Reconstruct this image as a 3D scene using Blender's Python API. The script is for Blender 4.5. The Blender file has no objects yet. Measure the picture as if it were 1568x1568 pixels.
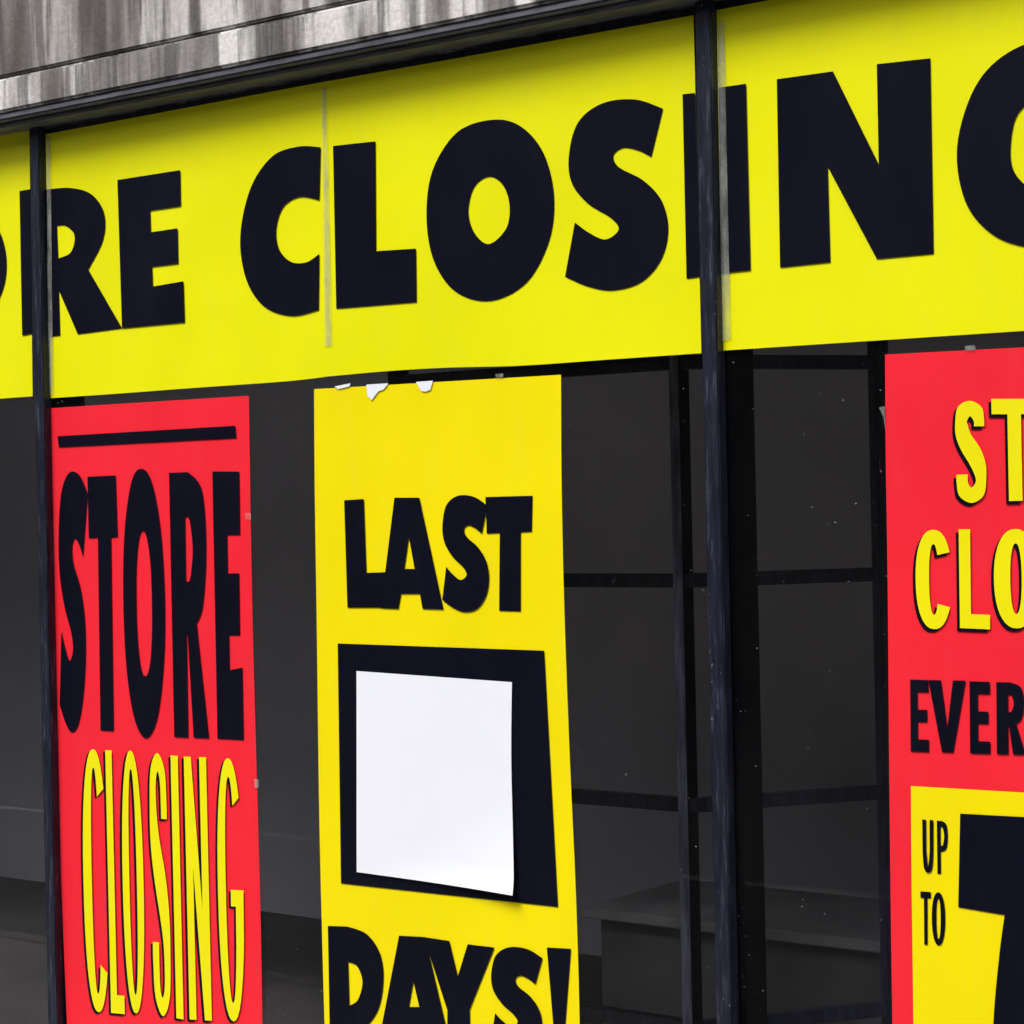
import bpy, bmesh, math, random
from mathutils import Vector, Matrix
random.seed(4)
scene=bpy.context.scene
# ---------------------------------------------------------------- camera / survey
F=3267.0; W=1568.0; EYE=2.30
ALPHA=math.atan(F/4293.0); ROLL=math.atan(0.0215); DIST=6.06
cam_loc=Vector((DIST*math.sin(ALPHA),-DIST*math.cos(ALPHA),EYE))
fwd=Vector((-math.sin(ALPHA),math.cos(ALPHA),0)); r0=Vector((math.cos(ALPHA),math.sin(ALPHA),0)); up0=Vector((0,0,1))
cr,sr=math.cos(ROLL),math.sin(ROLL)
R=r0*cr-up0*sr; U=up0*cr+r0*sr
cd=bpy.data.cameras.new("camera"); cam=bpy.data.objects.new("camera",cd); scene.collection.objects.link(cam)
cd.sensor_width=36; cd.lens=36*F/W; cd.clip_end=2000; cd.clip_start=0.05
M=Matrix((R,U,-fwd)).transposed().to_4x4(); M.translation=cam_loc; cam.matrix_world=M
scene.camera=cam
def ray(px,py): return fwd+R*((px-784)/F)-U*((py-784)/F)
def survey(px,py,y=0.0):
    """measured point -> position in metres on the shopfront plane at depth y"""
    d=ray(px,py); t=(y-cam_loc.y)/d.y; p=cam_loc+d*t
    return (p.x,p.z)
def survey_plane(px,py,p0,n):
    d=ray(px,py); t=(p0-cam_loc).dot(n)/d.dot(n); return cam_loc+d*t

# ---------------------------------------------------------------- materials
def newmat(name):
    m=bpy.data.materials.new(name); m.use_nodes=True; nt=m.node_tree
    return m,nt,nt.nodes["Principled BSDF"]
def N(nt,t,**k):
    n=nt.nodes.new(t)
    for a,b in k.items(): setattr(n,a,b)
    return n
def noise(nt,scale,detail=4,vec=None,rough=.5):
    n=N(nt,"ShaderNodeTexNoise"); n.inputs["Scale"].default_value=scale; n.inputs["Detail"].default_value=detail; n.inputs["Roughness"].default_value=rough
    if vec: nt.links.new(vec,n.inputs["Vector"])
    return n
def coords(nt,scale=(1,1,1),loc=(0,0,0)):
    tc=N(nt,"ShaderNodeTexCoord"); mp=N(nt,"ShaderNodeMapping"); mp.inputs["Scale"].default_value=scale; mp.inputs["Location"].default_value=loc
    nt.links.new(tc.outputs["Object"],mp.inputs["Vector"]); return mp.outputs["Vector"]
def ramp(nt,fac,stops):
    r=N(nt,"ShaderNodeValToRGB"); e=r.color_ramp.elements
    while len(e)<len(stops): e.new(.5)
    for i,(p,c) in enumerate(stops):
        e[i].position=p; e[i].color=(c[0],c[1],c[2],1) if not isinstance(c,(int,float)) else (c,c,c,1)
    nt.links.new(fac,r.inputs["Fac"]); return r.outputs["Color"]
def mix(nt,fac,a,b,mode='MIX'):
    m=N(nt,"ShaderNodeMix",data_type='RGBA',blend_type=mode)
    for s,v in ((m.inputs[0],fac),(m.inputs[6],a),(m.inputs[7],b)):
        if isinstance(v,(int,float)): s.default_value=v
        elif isinstance(v,tuple): s.default_value=(*v,1)
        else: nt.links.new(v,s)
    return m.outputs[2]
def bump(nt,bs,h,strength,dist):
    b=N(nt,"ShaderNodeBump"); b.inputs["Strength"].default_value=strength; b.inputs["Distance"].default_value=dist
    nt.links.new(h,b.inputs["Height"]); nt.links.new(b.outputs[0],bs.inputs["Normal"])
def vinyl(name,col,dark,rough=.42,spec=.2,dirt=.035):
    m,nt,bs=newmat(name)
    v=coords(nt,(1,1,1.6)); n1=noise(nt,1.7,2,v); n2=noise(nt,14,3,coords(nt,(1,1,.25)),.65)
    f=ramp(nt,n1.outputs["Fac"],[(.3,0),(.7,1)])
    c=mix(nt,f,col,dark)
    g=ramp(nt,n2.outputs["Fac"],[(.5,0),(.8,dirt)])
    c=mix(nt,g,c,(.25,.25,.24))
    nt.links.new(c,bs.inputs["Base Color"]); bs.inputs["Roughness"].default_value=rough; bs.inputs["Specular IOR Level"].default_value=spec
    bump(nt,bs,noise(nt,2.6,1,coords(nt,(1,1,.40))).outputs["Fac"],.6,.055)
    return m
m_banner=vinyl("banner_yellow_vinyl",(.86,.86,.002),(.81,.82,.002),.45,.17)
m_yel=vinyl("poster_yellow_vinyl",(.93,.79,.001),(.90,.76,.001))
m_red=vinyl("poster_red_vinyl",(.93,.024,.043),(.89,.021,.038))
m_ink=vinyl("black_ink",(.0030,.0035,.010),(.004,.0047,.013),.42,.11,.008)
m_pyel=vinyl("printed_yellow_ink",(.90,.84,.004),(.86,.8,.004))
m_white,nt,bs=newmat("white_paper"); bs.inputs["Base Color"].default_value=(.86,.90,.97,1); bs.inputs["Roughness"].default_value=.6
bump(nt,bs,noise(nt,9,2,coords(nt,(1,1,.4))).outputs["Fac"],.3,.012)
m_tape,nt,bs=newmat("clear_tape"); bs.inputs["Roughness"].default_value=.3
bs.inputs["Base Color"].default_value=(.42,.45,.40,1)
n=noise(nt,38,4,coords(nt,(1,1,.35))); nt.links.new(ramp(nt,n.outputs["Fac"],[(.3,.15),(.7,.55)]),bs.inputs["Alpha"])
m_frame,nt,bs=newmat("frame_paint")
v=coords(nt,(1,1,.10)); a=noise(nt,75,4,v,.7); b=noise(nt,120,2,coords(nt,(1,1,.5)),.6)
c=ramp(nt,a.outputs["Fac"],[(.40,(.006,.008,.018)),(.57,(.015,.018,.034)),(.74,(.07,.078,.11))])
c=mix(nt,ramp(nt,b.outputs["Fac"],[(.71,0),(.75,.7)]),c,(.25,.25,.26))
nt.links.new(c,bs.inputs["Base Color"]); bs.inputs["Roughness"].default_value=.4; bs.inputs["Specular IOR Level"].default_value=.35
bump(nt,bs,a.outputs["Fac"],.3,.002)
m_trim,nt,bs=newmat("soffit_trim_paint")
a=noise(nt,30,4,coords(nt,(.25,1,2)),.65)
nt.links.new(ramp(nt,a.outputs["Fac"],[(.35,(.055,.058,.075)),(.7,(.14,.145,.175))]),bs.inputs["Base Color"]); bs.inputs["Roughness"].default_value=.5
m_frame2,nt,bs=newmat("inner_frame_paint")
a=noise(nt,40,3,coords(nt,(1,1,.2)))
nt.links.new(ramp(nt,a.outputs["Fac"],[(.4,(.010,.012,.030)),(.7,(.035,.04,.075))]),bs.inputs["Base Color"]); bs.inputs["Roughness"].default_value=.35
m_post,nt,bs=newmat("inner_post_highlight_paint")  # pale bluish base puts the post's edge highlights into its colour
a=noise(nt,50,3,coords(nt,(1,1,.12)))
nt.links.new(ramp(nt,a.outputs["Fac"],[(.35,(.12,.125,.19)),(.65,(.34,.36,.48))]),bs.inputs["Base Color"]); bs.inputs["Roughness"].default_value=.35
m_fin,nt,bs=newmat("fin_black_paint")
a=noise(nt,12,2,coords(nt,(1,1,.2)))
nt.links.new(ramp(nt,a.outputs["Fac"],[(.4,(.002,.002,.007)),(.7,(.005,.006,.014))]),bs.inputs["Base Color"]); bs.inputs["Roughness"].default_value=.5; bs.inputs["Specular IOR Level"].default_value=.12
def concrete(name,bright,seed,darkpos=0.0):
    m,nt,bs=newmat(name)
    st=noise(nt,1.0,3,coords(nt,(7,7,.9),(seed,0,0)),.5)
    st2=noise(nt,1.0,3,coords(nt,(19,19,1.4),(seed+3,0,0)),.6)
    big=noise(nt,1.1,2,coords(nt,(1,1,.5),(seed+1.3,0,0))); fine=noise(nt,60,4,coords(nt),.7)
    c=ramp(nt,st.outputs["Fac"],[(.34,(.06,.055,.056)),(.43,(.14*bright,.132*bright,.127*bright)),(.52,(.24*bright,.23*bright,.22*bright)),(.61,(.58*bright,.57*bright,.55*bright))])
    c=mix(nt,ramp(nt,st2.outputs["Fac"],[(.49,0),(.62,.72)]),c,(.055,.050,.050))
    c=mix(nt,ramp(nt,big.outputs["Fac"],[(.46+darkpos,0),(.58+darkpos,.5)]),c,(.11,.093,.08))
    c=mix(nt,.45,c,ramp(nt,fine.outputs["Fac"],[(.32,.4),(.65,1)]),'MULTIPLY')
    nt.links.new(c,bs.inputs["Base Color"]); bs.inputs["Roughness"].default_value=.9
    bump(nt,bs,fine.outputs["Fac"],.45,.005)
    return m
m_conc=concrete("stained_concrete",1.45,0.0,.02); m_lip=concrete("concrete_ledge_stained",1.45,7.0,.07)
def plain(name,col,rough=.8,sc=4,var=.25,bs_=0.0):
    m,nt,bs=newmat(name); n=noise(nt,sc,3,coords(nt),.6)
    nt.links.new(ramp(nt,n.outputs["Fac"],[(.3,tuple(x*(1-var) for x in col)),(.7,tuple(x*(1+var) for x in col))]),bs.inputs["Base Color"])
    bs.inputs["Roughness"].default_value=rough
    if bs_: bump(nt,bs,n.outputs["Fac"],bs_,.01)
    return m
m_room=plain("interior_wall",(.52,.51,.53),.8,.8,.1)
m_floor=plain("interior_floor",(.07,.066,.063),.6,3)
m_counter=plain("counter_board",(.30,.30,.31),.5,3)
m_cbody=plain("counter_body_board",(.12,.12,.125),.6,3)
m_asph=plain("asphalt",(.05,.05,.052),.9,30,.35,.5)
m_pave=plain("pavement_concrete",(.26,.25,.24),.9,12,.2,.3)
m_stall=plain("stallriser_render",(.05,.05,.055),.7,8)
m_paint=plain("road_paint",(.7,.7,.66),.8,20,.15)
m_brick,nt,bs=newmat("brick")
tc=N(nt,"ShaderNodeTexCoord"); sx=N(nt,"ShaderNodeSeparateXYZ"); cx=N(nt,"ShaderNodeCombineXYZ"); nt.links.new(tc.outputs["Object"],sx.inputs[0]); nt.links.new(sx.outputs[0],cx.inputs[0]); nt.links.new(sx.outputs[2],cx.inputs[1])
br=N(nt,"ShaderNodeTexBrick"); br.inputs["Scale"].default_value=4.5; br.inputs["Color1"].default_value=(.13,.075,.06,1); br.inputs["Color2"].default_value=(.11,.065,.05,1); br.inputs["Mortar"].default_value=(.15,.13,.12,1); br.inputs["Mortar Size"].default_value=.012
nt.links.new(cx.outputs[0],br.inputs["Vector"]); nt.links.new(br.outputs["Color"],bs.inputs["Base Color"]); bs.inputs["Roughness"].default_value=.9
m_wdark,nt,bs=newmat("dark_window_glass"); bs.inputs["Base Color"].default_value=(.02,.022,.025,1); bs.inputs["Roughness"].default_value=.3
m_glass=bpy.data.materials.new("shop_glass"); m_glass.use_nodes=True; nt=m_glass.node_tree; nt.nodes.clear()
o=N(nt,"ShaderNodeOutputMaterial"); mx=N(nt,"ShaderNodeMixShader"); t=N(nt,"ShaderNodeBsdfTransparent"); g=N(nt,"ShaderNodeBsdfGlossy"); fr=N(nt,"ShaderNodeFresnel")
fr.inputs["IOR"].default_value=1.17; g.inputs["Roughness"].default_value=.0; t.inputs["Color"].default_value=(.95,.955,.97,1)
nt.links.new(fr.outputs[0],mx.inputs[0]); nt.links.new(t.outputs[0],mx.inputs[1]); nt.links.new(g.outputs[0],mx.inputs[2])
df=N(nt,"ShaderNodeBsdfDiffuse"); df.inputs["Color"].default_value=(.5,.5,.5,1); mx2=N(nt,"ShaderNodeMixShader")
sc=noise(nt,3,2,coords(nt,(1,1,.6))); sc2=noise(nt,120,1,coords(nt))
dirt=mix(nt,1.0,ramp(nt,sc.outputs["Fac"],[(.40,0.002),(.75,.006)]),ramp(nt,sc2.outputs["Fac"],[(.79,0),(.81,.4)]),'ADD')
nt.links.new(dirt,mx2.inputs[0]); nt.links.new(mx.outputs[0],mx2.inputs[1]); nt.links.new(df.outputs[0],mx2.inputs[2]); nt.links.new(mx2.outputs[0],o.inputs[0])

# ---------------------------------------------------------------- helpers
def empty(name):
    e=bpy.data.objects.new(name,None); scene.collection.objects.link(e); e.empty_display_size=.2; return e
def link(name,me,mat,parent):
    ob=bpy.data.objects.new(name,me); scene.collection.objects.link(ob)
    if not me.materials: me.materials.append(mat)
    if parent: ob.parent=parent
    return ob
def box(name,x0,x1,y0,y1,z0,z1,mat,parent=None,bev=0,mtx=None):
    bm=bmesh.new(); bmesh.ops.create_cube(bm,size=1)
    for v in bm.verts:
        v.co=Vector((x0+(v.co.x+.5)*(x1-x0),y0+(v.co.y+.5)*(y1-y0),z0+(v.co.z+.5)*(z1-z0)))
    if bev: bmesh.ops.bevel(bm,geom=bm.edges[:],offset=bev,segments=2,affect='EDGES')
    if mtx: bm.transform(mtx)
    me=bpy.data.meshes.new(name); bm.to_mesh(me); bm.free()
    return link(name,me,mat,parent)
def cr_pts(P,closed,n=7):
    out=[]; L=len(P); rng=L if closed else L-1
    for i in range(rng):
        if closed: a,b,c,d=P[(i-1)%L],P[i],P[(i+1)%L],P[(i+2)%L]
        else: a,b,c,d=P[max(i-1,0)],P[i],P[i+1],P[min(i+2,L-1)]
        for k in range(n):
            t=k/n
            out.append(tuple(.5*((2*b[j])+(c[j]-a[j])*t+(2*a[j]-5*b[j]+4*c[j]-d[j])*t*t+(3*b[j]-a[j]-3*c[j]+d[j])*t**3) for j in (0,1)))
    if not closed: out.append(P[-1][:2])
    return out
def path(s):
    """'x,y' corner, '~x,y' smooth"""
    P=[]
    for tok in s.split():
        sm=tok[0]=='~'; x,y=tok.lstrip('~').split(','); P.append((float(x),float(y),sm))
    return smooth(P)
def smooth(P):
    ci=[i for i,p in enumerate(P) if not p[2]]
    if not ci: return cr_pts(P,True)
    P=P[ci[0]:]+P[:ci[0]]; P=P+[P[0]]; out=[]; seg=[P[0]]
    for p in P[1:]:
        seg.append(p)
        if not p[2]:
            if len(seg)==2: out.append(seg[0][:2])
            else: out+=cr_pts(seg,False)[:-1]
            seg=[p]
    return out
def fac(loops): return [[survey(*p) for p in l] for l in loops]
ctr=[0]
def flat(name,loops,y,mat,parent):
    """filled flat shape (x,z loops in metres) at depth y"""
    cu=bpy.data.curves.new(name,'CURVE'); cu.dimensions='2D'; cu.fill_mode='BOTH'
    for l in loops:
        sp=cu.splines.new('POLY'); sp.points.add(len(l)-1); sp.use_cyclic_u=True
        for p,(x,z) in zip(sp.points,l): p.co=(x,z,0,1)
    ob=bpy.data.objects.new("tmp",cu); scene.collection.objects.link(ob); bpy.context.view_layer.update()
    me=bpy.data.meshes.new_from_object(ob.evaluated_get(bpy.context.evaluated_depsgraph_get()))
    bpy.data.objects.remove(ob)
    for v in me.vertices: v.co=Vector((v.co.x,y,v.co.y))
    me.materials.clear(); me.name=name
    bm=bmesh.new(); bm.from_mesh(me)
    for f in bm.faces:
        f.normal_update()
        if f.normal.y>0: f.normal_flip()
    bm.to_mesh(me); bm.free()
    return link(name,me,mat,parent)
def ink(name,loops,parent,mat=None,y=-.0085):
    ctr[0]=(ctr[0]+1)%6
    return flat(name,fac(loops),y-ctr[0]*.0002,mat or m_ink,parent)
def norm(loops):
    L=fac(loops); xs=[p[0] for l in L for p in l]; zs=[p[1] for l in L for p in l]
    x0,x1,z0,z1=min(xs),max(xs),min(zs),max(zs)
    return [[((x-x0)/(x1-x0),(z1-z)/(z1-z0)) for x,z in l] for l in L]
def quad(loops,tl,tr,brr,bl):
    out=[]
    for l in loops:
        o=[]
        for u,v in l:
            o.append(tuple((1-v)*((1-u)*tl[j]+u*tr[j])+v*((1-u)*bl[j]+u*brr[j]) for j in (0,1)))
        out.append(o)
    return out
# parametric condensed capitals in a unit box
def sell(t,rx,ry,e=2.3):
    c,s=math.cos(t),math.sin(t)
    return (.5+rx*math.copysign(abs(c)**(2/e),c),.5-ry*math.copysign(abs(s)**(2/e),s))
def ell(cx,cy,rx,ry,e=2.25):
    return [(p[0]-.5+cx,p[1]-.5+cy) for p in (sell(2*math.pi*i/40,rx,ry,e) for i in range(40))]
def ang_at(y,ry,e=2.3): return math.asin(min(1,((.5-y)/ry))**(e/2))
def arc(a0,a1,rx,ry,n=34): return [sell(a0+(a1-a0)*i/n,rx,ry) for i in range(n+1)]
def gl(ch,sx=.3,sy=.13):
    ix,iy=.5-sx,.5-sy
    if ch=='O': return [ell(.5,.5,.5,.5),ell(.5,.5,ix,iy)]
    if ch=='C':
        yc=sy+.10; ao=ang_at(yc-.02,.5); ai=ang_at(yc+.01,iy)
        return [arc(ao,2*math.pi-ao,.5,.5)+arc(2*math.pi-ai,ai,ix,iy)]
    if ch=='G':
        yc=sy+.10; ao=ang_at(yc-.02,.5); ai=ang_at(yc+.01,iy)
        return [arc(ao,2*math.pi-.35,.5,.5)+[(1,.5),(.5,.5),(.5,.5+sy*.9),(1-sx,.5+sy*.9)]+arc(2*math.pi-.45,ai,ix,iy)]
    if ch=='S': return [smooth([(.96,.25,0),(1-sx,.25,0),(.62,sy+.05,1),(.5,sy,1),(sx+.01,sy+.05,1),(sx+.03,.23,1),(.52,.33,1),(.82,.47,1),(.98,.61,1),(1,.76,1),(.9,.93,1),(.5,1,1),(.1,.93,1),(.01,.80,1),(.01,.72,0),(sx,.72,0),(sx+.01,.95-sy,1),(.5,1-sy,1),(.64,.95-sy,1),(.63,.74,1),(.47,.63,1),(.18,.48,1),(.02,.35,1),(0,.22,1),(.1,.06,1),(.5,0,1),(.88,.06,1),(.96,.17,1)])]
    if ch=='L': return [[(0,0),(sx,0),(sx,1-sy),(1,1-sy),(1,1),(0,1)]]
    if ch=='I': return [[(0,0),(1,0),(1,1),(0,1)]]
    if ch=='T': return [[(0,0),(1,0),(1,sy),(.5+sx/2,sy),(.5+sx/2,1),(.5-sx/2,1),(.5-sx/2,sy),(0,sy)]]
    if ch=='E': return [[(0,0),(1,0),(1,sy),(sx,sy),(sx,.5-sy/2),(.92,.5-sy/2),(.92,.5+sy/2),(sx,.5+sy/2),(sx,1-sy),(1,1-sy),(1,1),(0,1)]]
    if ch=='N': return [[(0,0),(sx,0),(1-sx,.58),(1-sx,0),(1,0),(1,1),(1-sx,1),(sx,.42),(sx,1),(0,1)]]
    if ch=='V': return [[(0,0),(sx,0),(.5,.66),(1-sx,0),(1,0),(.5+.45*sx,1),(.5-.45*sx,1)]]
    if ch=='U': return [smooth([(0,0,0),(sx,0,0),(sx,.6,0),(.5,1-sy,1),(1-sx,.6,0),(1-sx,0,0),(1,0,0),(1,.62,0),(.88,.92,1),(.5,1,1),(.12,.92,1),(0,.62,0)])]
    if ch in 'PR':
        h=.58
        hole=smooth([(sx,sy,0),(.52,sy*1.05,1),(1-sx,h/2,1),(.52,h-sy*1.05,1),(sx,h-sy,0)])
        if ch=='P': return [smooth([(0,0,0),(.5,0,0),(.88,.07,1),(1,h/2,1),(.88,h-.07,1),(.5,h,0),(sx,h,0),(sx,1,0),(0,1,0)]),hole]
        return [smooth([(0,0,0),(.5,0,0),(.86,.07,1),(.96,h/2,1),(.86,h-.08,1),(.68,h-.01,0),(1,1,0),(1-sx*1.1,1,0),(sx+.03,h+.03,0),(sx,h+.03,0),(sx,1,0),(0,1,0)]),hole]
    if ch=='Y': return [[(0,0),(sx*1.1,0),(.5,.35),(1-sx*1.1,0),(1,0),(.5+sx/2,.58),(.5+sx/2,1),(.5-sx/2,1),(.5-sx/2,.58)]]
    if ch=='H': return [[(0,0),(sx,0),(sx,.5-sy/2),(1-sx,.5-sy/2),(1-sx,0),(1,0),(1,1),(1-sx,1),(1-sx,.5+sy/2),(sx,.5+sy/2),(sx,1),(0,1)]]

# ---------------------------------------------------------------- building
shop=empty("storefront_building")
XB=survey(1075,540,-.035)[0]; XA=survey(53,610,-.035)[0]; SP=XB-XA
ZS=EYE+1.335   # soffit
XL,XR=XA-2*SP,XB+2*SP
for i,x in enumerate([XA-SP,XA,XB,XB+SP]):
    box(f"mullion_cap_{i}",x,x+.048,-.036,.003,.30,ZS,m_frame,shop,.003)
    box(f"mullion_fin_{i}",x-.004,x+.050,.009,.145,.30,ZS,m_fin,shop,.003)
box("glass_panes",XL,XR,.004,.0045,.30,ZS,m_glass,shop)
box("window_head_rail",XL,XR,.010,.06,ZS-.16,ZS,m_frame2,shop)
box("window_sill",XL,XR,-.06,.1,.22,.298,m_frame,shop,.006)
box("stallriser",XL,XR,-.02,.1,0,.218,m_stall,shop)
box("soffit_trim",XL,XR,-.100,.0,ZS+.003,ZS+.018,m_trim,shop,.004)
box("soffit_trim_bead",XL,XR,-.128,-.02,ZS+.019,ZS+.044,m_trim,shop,.007)
box("concrete_ledge",XL,XR,-.136,.3,ZS+.047,ZS+.158,m_lip,shop,.008)
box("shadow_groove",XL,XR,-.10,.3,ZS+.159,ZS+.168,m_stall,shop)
box("concrete_fascia",XL,XR,-.125,.3,ZS+.169,ZS+1.1,m_conc,shop,.006)
box("upper_wall",XL,XR,-.05,.3,ZS+1.1,ZS+5.5,m_conc,shop)
RD=3.4
box("interior_back_wall",XL,XR,RD,RD+.1,0,ZS+.2,m_room,shop)
box("interior_floor",XL,XR,.1,RD,.10,.20,m_floor,shop)
box("interior_ceiling",XL,XR,.3,RD,ZS+.06,ZS+.2,m_room,shop)
box("interior_side_wall_a",XL-.1,XL,0,RD,0,ZS+.2,m_room,shop)
box("interior_side_wall_b",XR,XR+.1,0,RD,0,ZS+.2,m_room,shop)
scr=empty("interior_window_screen")
YS=.75
xp0=survey(1030,900,YS)[0]; xp1=survey(1049,900,YS)[0]; xq=survey(620,900,YS)[0]
zt=survey(950,560,YS)[1]; z1=survey(950,889,YS)[1]; z2=survey(950,1226,YS)[1]; z3=survey(950,1560,YS)[1]
box("corner_post",xp0,xp1-.012,YS,YS+.05,.2,zt+.35,m_post,scr,.004)
box("corner_post_back",xp1-.0115,xp1,YS+.004,YS+.05,.2,zt+.35,m_fin,scr,.002)
for i,z in enumerate((zt,z1,z2,z3)):
    box(f"rail_left_{i}",xq,xp0-.001,YS+.004,YS+.045,z-.022,z+.022,m_frame2,scr,.003)
box("post_left",xq-.06,xq-.001,YS,YS+.05,.2,zt+.35,m_frame2,scr,.004)
ang=math.radians(34); dv=Vector((math.sin(ang),math.cos(ang),0)); p0=Vector((xp1,YS,0)); nn=Vector((dv.y,-dv.x,0))
pe=survey_plane(1346,900,p0,nn); Ln=(Vector((pe.x,pe.y,0))-p0).length
Mt=Matrix.Translation(p0)@Matrix.Rotation(math.pi/2-ang,4,'Z')
for i,z in enumerate((zt,z1,z2,z3)):
    box(f"rail_return_{i}",.002,Ln,0,.04,z-.022,z+.022,m_frame2,scr,.003,Mt)
box("end_post",Ln+.001,Ln+.05,-.005,.05,.2,zt+.35,m_frame2,scr,.004,Mt)
zc=survey(950,1400,1.6)[1]
ctr_=empty("shop_counter")
box("counter_top",XB-1.6,XB+1.1,1.6,2.3,zc-.03,zc+.01,m_counter,ctr_,.005)
box("counter_body",XB-1.55,XB+1.05,1.65,2.25,.2,zc-.031,m_cbody,ctr_)
box("counter_shelf",XB-1.6,XB+1.1,1.3,1.6,zc-.45,zc-.42,m_counter,ctr_,.004)

# ---------------------------------------------------------------- banner
ban=empty("store_closing_banner")
tl=survey(47,199); bl=survey(52,607)
flat("panel_far_left",[[(tl[0]-2.4,tl[1]),tl,bl,(bl[0]-2.4,bl[1]+.01)]],-.006,m_banner,ban)
flat("panel_left",fac([path("72,206 300,163 506,124 509,576 ~440,584 ~300,594 ~180,603 76,610")]),-.006,m_banner,ban)
flat("panel_middle",fac([path("498,126 700,90 1064,24 1076,541 ~930,551 ~800,560 ~690,563 ~600,568 500,577")]),-.0066,m_banner,ban)
br_=survey(1568,507); a_=survey(1099,16); b_=survey(1108,537)
flat("panel_right",[[a_,(a_[0]+2.55,a_[1]),(a_[0]+2.55,br_[1]),br_,b_]],-.006,m_banner,ban)
G={}
G['O']=[path("~757,184 ~800,194 ~835,235 ~851,300 ~844,368 ~810,432 ~755,461 ~702,448 ~668,402 ~656,335 ~665,262 ~703,203"),
        path("~752,271 ~773,284 ~783,315 ~778,350 ~752,374 ~730,358 ~720,325 ~729,287")]
G['S']=[path("1018,167 1000,241 ~980,231 ~957,227 ~942,239 ~951,257 ~988,277 ~1016,308 ~1026,352 ~1015,398 ~985,432 ~942,445 ~903,439 868,424 883,341 ~905,357 ~930,367 ~950,352 ~938,334 ~903,312 ~878,280 ~874,238 ~888,188 ~925,159 ~975,153")]
G['C']=[path("494,226 ~460,225 ~420,240 ~387,288 ~371,362 ~380,428 ~408,470 ~450,484 491,475 492,389 ~472,402 ~448,401 ~430,381 ~426,350 ~437,317 ~462,302 492,307")]
G['L']=[path("513,224 578,217 579,385 640,381 641,463 518,473")]
G['E']=[path("183,276 279,261 280,316 233,323 234,356 275,350 276,404 236,409 237,439 284,431 286,494 190,503")]
G['R']=[path("72,291 ~108,288 ~140,296 ~159,318 ~164,345 ~158,375 138,413 190,503 122,512 93,445 95,514 77,516"),path("90,346 ~103,346 ~115,356 ~117,370 ~110,388 92,396")]
G['N']=[path("1192,122 1278,110 1348,252 1345,99 1427,90 1432,389 1345,397 1270,256 1274,402 1197,410")]
G['G']=[path("1735,75 ~1690,55 ~1620,55 ~1545,82 ~1495,135 ~1468,225 ~1480,308 ~1520,358 ~1575,379 ~1650,385 ~1710,370 1765,335 1765,190 1625,200 1625,262 1665,260 1665,290 ~1625,300 ~1590,296 ~1556,265 ~1550,222 ~1563,172 ~1610,142 ~1650,145 1700,170")]
for k in "OSCLERNG": ink("letter_"+k,G[k],ban)
ink("letter_R_edge",[path("33,293 50,290 53,511 37,514")],ban)
ink("letter_I_edge",[path("1048,145 1067,143 1075,424 1054,427")],ban)
ink("letter_I",[path("1103,135 1145,129 1152,414 1107,419")],ban)
nO=norm(G['O']); nS=norm(G['S']); nE=norm(G['E'])
ink("letter_O_store",quad(nO,(-172,332),(13,300),(13,512),(-168,528)),ban)
def tape(name,s,par,y=-.0108): flat(name,fac([path(s)]),y,m_tape,par)
tape("tape_joint_a","496,137 503,136 512,529 501,531",ban)
tape("tape_joint_b","1101,36 1112,34 1122,519 1109,522",ban)
tape("tape_joint_c","75,212 81,211 85,604 78,605",ban)

# ---------------------------------------------------------------- red poster left
p1=empty("store_closing_poster")
flat("sheet",fac([path("80,625 383,606 ~386,800 ~390,1000 ~397,1250 ~402,1450 405,1690 108,1650 ~101,1480 ~92,1250 ~86,1000 ~82,800")]),-.006,m_red,p1)
ink("bar",[path("91,668 363,652 365,671 93,685")],p1)
ink("letter_S",quad(nS,(88,722),(139,722),(132,1124),(95,1118)),p1)
ink("letter_T",[path("137,730 180,728 183,822 173,823 177,1119 157,1118 153,823 139,824")],p1)
ink("letter_O",quad([nO[0],ell(.5,.5,.19,.27)],(189,716),(252,720),(259,1132),(195,1128)),p1)
ink("letter_R",quad(gl('R',.40,.17),(262,724),(320,722),(323,1130),(270,1128)),p1)
ink("letter_E",quad(nE,(328,722),(370,721),(376,1133),(335,1132)),p1)
def shadowed(ch,q,par,sx,sy,dx=-4,dy=3):
    Q=quad(gl(ch,sx,sy),*q)
    ink(f"shadow_{ch}",[[(a+dx,b+dy) for a,b in lp] for lp in Q],par,m_ink,-.0085); ink(f"letter_{ch}",Q,par,m_pyel,-.0105)
cl=[('C',130,170,1146,.34),('L',168,191,1148,.46),('O',190,224,1148,.32),('S',234,263,1152,.36),('I',268,281,1156,1),('N',288,324,1158,.31),('G',336,377,1160,.31)]
for ch,x0,x1,yt,s in cl:
    shadowed(ch,((x0-3,yt),(x1-5,yt+1),(x1+4,yt+404),(x0+6,yt+402)),p1,s,.07)
tape("tape_bit_a","379,785 388,786 388,796 380,795",p1); tape("tape_bit_b","393,1192 400,1193 400,1206 394,1205",p1)

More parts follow.
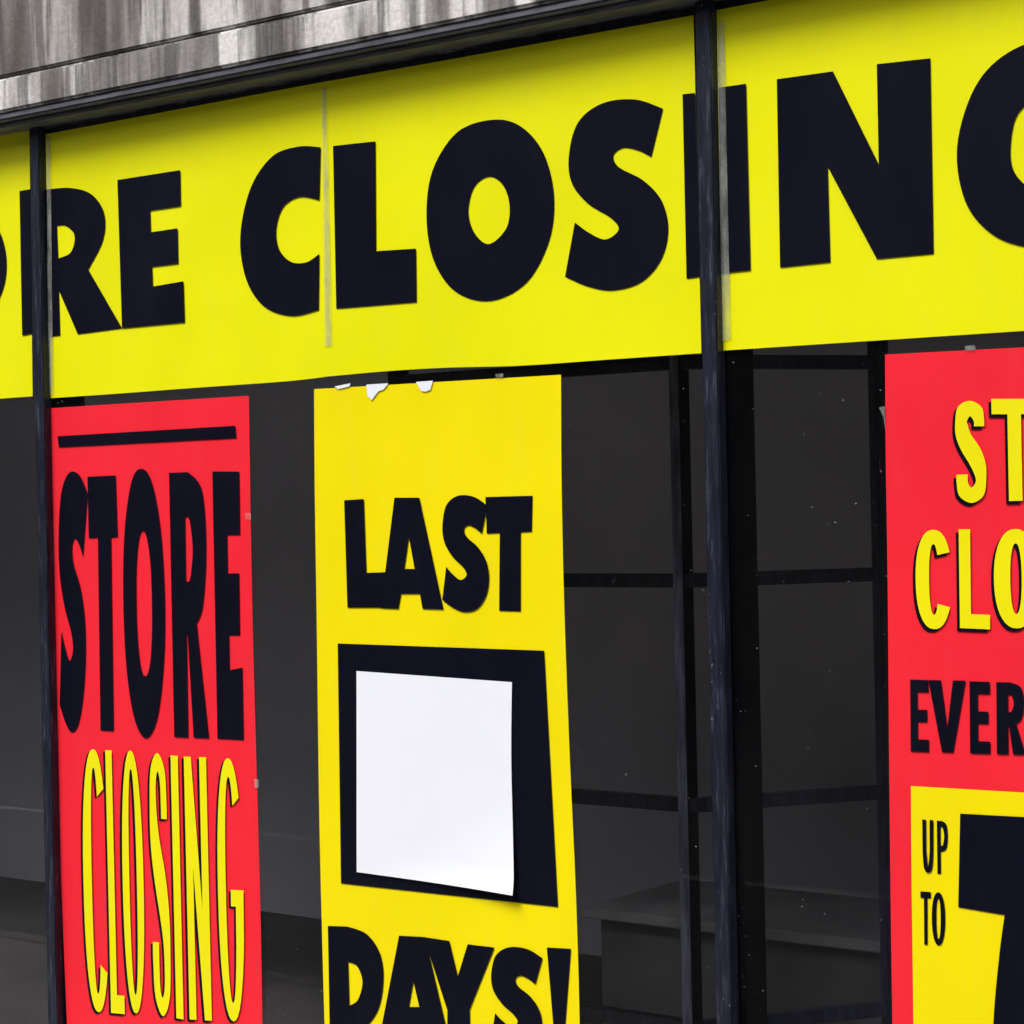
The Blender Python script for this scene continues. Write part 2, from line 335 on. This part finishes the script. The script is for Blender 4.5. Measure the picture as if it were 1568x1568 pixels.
# ---------------------------------------------------------------- yellow poster
p2=empty("last_days_poster")
flat("sheet",fac([path("483,596 861,574 ~862,750 ~866,930 ~874,1150 ~883,1350 ~888,1500 892,1690 502,1660 ~497,1500 ~491,1250 ~487,950 ~484,750")]),-.006,m_yel,p2)
ink("letter_L",[path("530,766 560,764 564,877 594,876 594,930 535,930")],p2)
ink("letter_A",[path("607,762 645,762 682,933 650,932 646,909 617,909 613,932 586,931"),path("629,822 638,871 622,871")],p2)
ink("letter_S",quad(nS,(674,757),(751,759),(752,938),(681,936)),p2)
ink("letter_T",[path("746,761 818,759 817,814 800,815 800,936 767,935 768,816 748,817")],p2)
ink("black_box",[path("520,985 836,996 857,1388 525,1352")],p2)
ink("letter_D",[path("505,1417 535,1418 ~565,1430 ~585,1460 ~590,1500 ~582,1545 ~560,1575 535,1588 508,1588"),path("536,1472 ~550,1479 ~558,1503 ~551,1530 538,1539")],p2)
ink("letter_A",[path("614,1432 654,1434 694,1606 660,1603 656,1575 625,1573 620,1598 583,1594"),path("636,1502 645,1541 629,1541")],p2)
ink("letter_Y",[path("652,1434 691,1440 704,1494 719,1445 760,1450 722,1545 724,1612 688,1608 688,1546")],p2)
ink("letter_S",quad(nS,(748,1446),(836,1452),(832,1622),(755,1614)),p2)
ink("exclamation",[path("840,1450 877,1452 868,1572 850,1570")],p2)
ink("exclamation_dot",[path("~858,1590 ~874,1596 ~878,1612 ~870,1628 ~858,1632 ~846,1624 ~842,1610 ~847,1596")],p2)
flat("torn_edge_a",fac([path("564,589 598,587 590,597 583,599 572,613 566,606")]),-.0095,m_white,p2)
flat("torn_edge_b",fac([path("640,585 666,583 662,597 655,600 648,599")]),-.0095,m_white,p2)
flat("torn_edge_c",fac([path("515,592 540,587 538,592 521,596")]),-.0095,m_white,p2)
tape("tape_bit_b","762,573 774,572 774,578 763,579",p2)
bm=bmesh.new(); nu,nv=22,26; gr=[]
tlp,trp,brp,blp=(550,1027),(788,1044),(798,1368),(552,1334)
for j in range(nv+1):
    row=[]; v=j/nv
    for i in range(nu+1):
        u=i/nu
        X=(1-v)*((1-u)*tlp[0]+u*trp[0])+v*((1-u)*blp[0]+u*brp[0]); Y=(1-v)*((1-u)*tlp[1]+u*trp[1])+v*((1-u)*blp[1]+u*brp[1])
        X-=u*5*math.sin(math.pi*v)
        x,z=survey(X,Y)
        curl=max(0,.55*u+v-1.05)/.5
        y=-.0125-.018*curl**2-.0025*(math.sin(u*5+v*2)+1)*v-.006*max(0,v-.93)/.07*u
        row.append(bm.verts.new((x,y,z)))
    gr.append(row)
for j in range(nv):
    for i in range(nu): bm.faces.new((gr[j][i],gr[j+1][i],gr[j+1][i+1],gr[j][i+1])).smooth=True
me=bpy.data.meshes.new("paper_sheet"); bm.to_mesh(me); bm.free(); link("blank_paper",me,m_white,p2)

# ---------------------------------------------------------------- right red poster
p3=empty("store_closing_poster.001")
flat("sheet",fac([path("1357,543 1568,532 1800,518 1830,1780 1370,1720 ~1368,1560 ~1364,1250 ~1361,900 ~1358,700")]),-.006,m_red,p3)
flat("yellow_box",fac([path("1397,1203 1568,1213 1790,1222 1800,1750 1402,1690 ~1400,1500 ~1398,1350")]),-.0075,m_yel,p3)
for ch,x0,x1 in (('S',1465,1511),('T',1521,1590),('O',1600,1660),('R',1670,1725),('E',1735,1780)):
    t0=614-(x0-1465)*.055; shadowed(ch,((x0,t0),(x1,t0),(x1+3,t0+155),(x0+3,t0+157)),p3,.38 if ch!='T' else .30,.15,-5,5)
for ch,x0,x1 in (('C',1404,1460),('L',1471,1518),('O',1524,1592),('S',1602,1650),('I',1660,1680),('N',1690,1740),('G',1750,1800)):
    t0=811-(x0-1404)*.01; shadowed(ch,((x0,t0),(x1,t0),(x1+1,t0+153),(x0+2,t0+151)),p3,.37 if ch!='I' else 1,.145,-5,5)
for ch,x0,x1 in (('E',1396,1424),('V',1424,1481),('E',1487,1518),('R',1528,1572),('Y',1574,1620),('T',1624,1664),('H',1672,1715),('I',1724,1738),('N',1746,1790)):
    t0=1040+(x0-1396)*.03; ink("letter_"+ch,quad(gl(ch,.40 if ch in'ERHN' else (.34 if ch!='I' else 1),.17),(x0,t0),(x1,t0+1),(x1+1,t0+111),(x0+1,t0+110)),p3)
for ch,x0,x1,yt in (('U',1415,1432,1254),('P',1437,1454,1256),('T',1412,1428,1364),('O',1429,1450,1365)):
    ink("letter_"+ch,quad(gl(ch,.34,.12),(x0,yt),(x1,yt+1),(x1,yt+82),(x0+1,yt+81)),p3,y=-.0095)
ink("numeral_7",[path("1473,1245 1640,1254 1642,1420 ~1620,1500 ~1608,1600 1606,1700 1520,1690 ~1524,1560 ~1533,1460 1541,1400 1470,1388")],p3,y=-.0095)
ink("numeral_0",quad(gl('O',.33,.2),(1660,1250),(1780,1256),(1785,1730),(1660,1700)),p3,y=-.0095)
tape("tape_bit_a","1349,624 1358,622 1359,660 1356,640",p3); tape("tape_bit_b","1480,530 1496,529 1497,536 1481,537",p3)

# ---------------------------------------------------------------- street
g=box("ground",-300,300,-300,300,-.35,-.154,m_asph)
box("road",-120,120,-11.0,-3.0,-.153,-.13,m_asph)
box("pavement",-60,60,-2.85,-.0,-.153,0,m_pave,None)
box("kerb",-60,60,-3.0,-2.855,-.153,.004,m_pave,None,.01)
rm=empty("road_marking")
for i in range(-8,9): box(f"dash_{i}",i*4,i*4+2,-7.06,-6.94,-.129,-.126,m_paint,rm)
box("pavement.001",-60,60,-16,-11.0,-.153,0,m_pave)
bb=empty("unseen_brick_building")  # unseen building opposite, added so the shop glass has something dark to reflect
box("wall",-45,25,-26,-16,0,10,m_brick,bb)
box("parapet",-45.2,25.2,-26,-15.9,10,10.5,m_pave,bb,.02)
for i in range(-14,8):
    for k,z in enumerate((.8,3.9,7.0)):
        box(f"window_{i}_{k}",i*3.1,i*3.1+1.3,-15.99,-15.97,z,z+1.9,m_wdark,bb)
        box(f"sill_{i}_{k}",i*3.1-.1,i*3.1+1.4,-15.99,-15.88,z-.12,z-.005,m_pave,bb)

# ---------------------------------------------------------------- light
w=bpy.data.worlds.new("World"); scene.world=w; w.use_nodes=True; nt=w.node_tree
sky=N(nt,"ShaderNodeTexSky",sky_type='NISHITA'); sky.sun_disc=False
el,az=math.radians(55),math.radians(190)
sky.sun_elevation=el; sky.sun_rotation=az; sky.dust_density=4; sky.air_density=.8; sky.ozone_density=.6
bg=nt.nodes["Background"]; bg.inputs["Strength"].default_value=.15
hs=N(nt,"ShaderNodeHueSaturation"); hs.inputs["Saturation"].default_value=.7
nt.links.new(sky.outputs[0],hs.inputs["Color"]); nt.links.new(hs.outputs[0],bg.inputs["Color"])
sd=bpy.data.lights.new("sun",'SUN'); sd.energy=2.75; sd.angle=math.radians(24); sd.color=(1,.98,.95)
so=bpy.data.objects.new("sun",sd); scene.collection.objects.link(so)
dirv=Vector((math.sin(az)*math.cos(el),math.cos(az)*math.cos(el),math.sin(el)))
so.rotation_euler=dirv.to_track_quat('Z','Y').to_euler()
scene.view_settings.view_transform='Standard'; scene.view_settings.look='None'; scene.view_settings.exposure=0
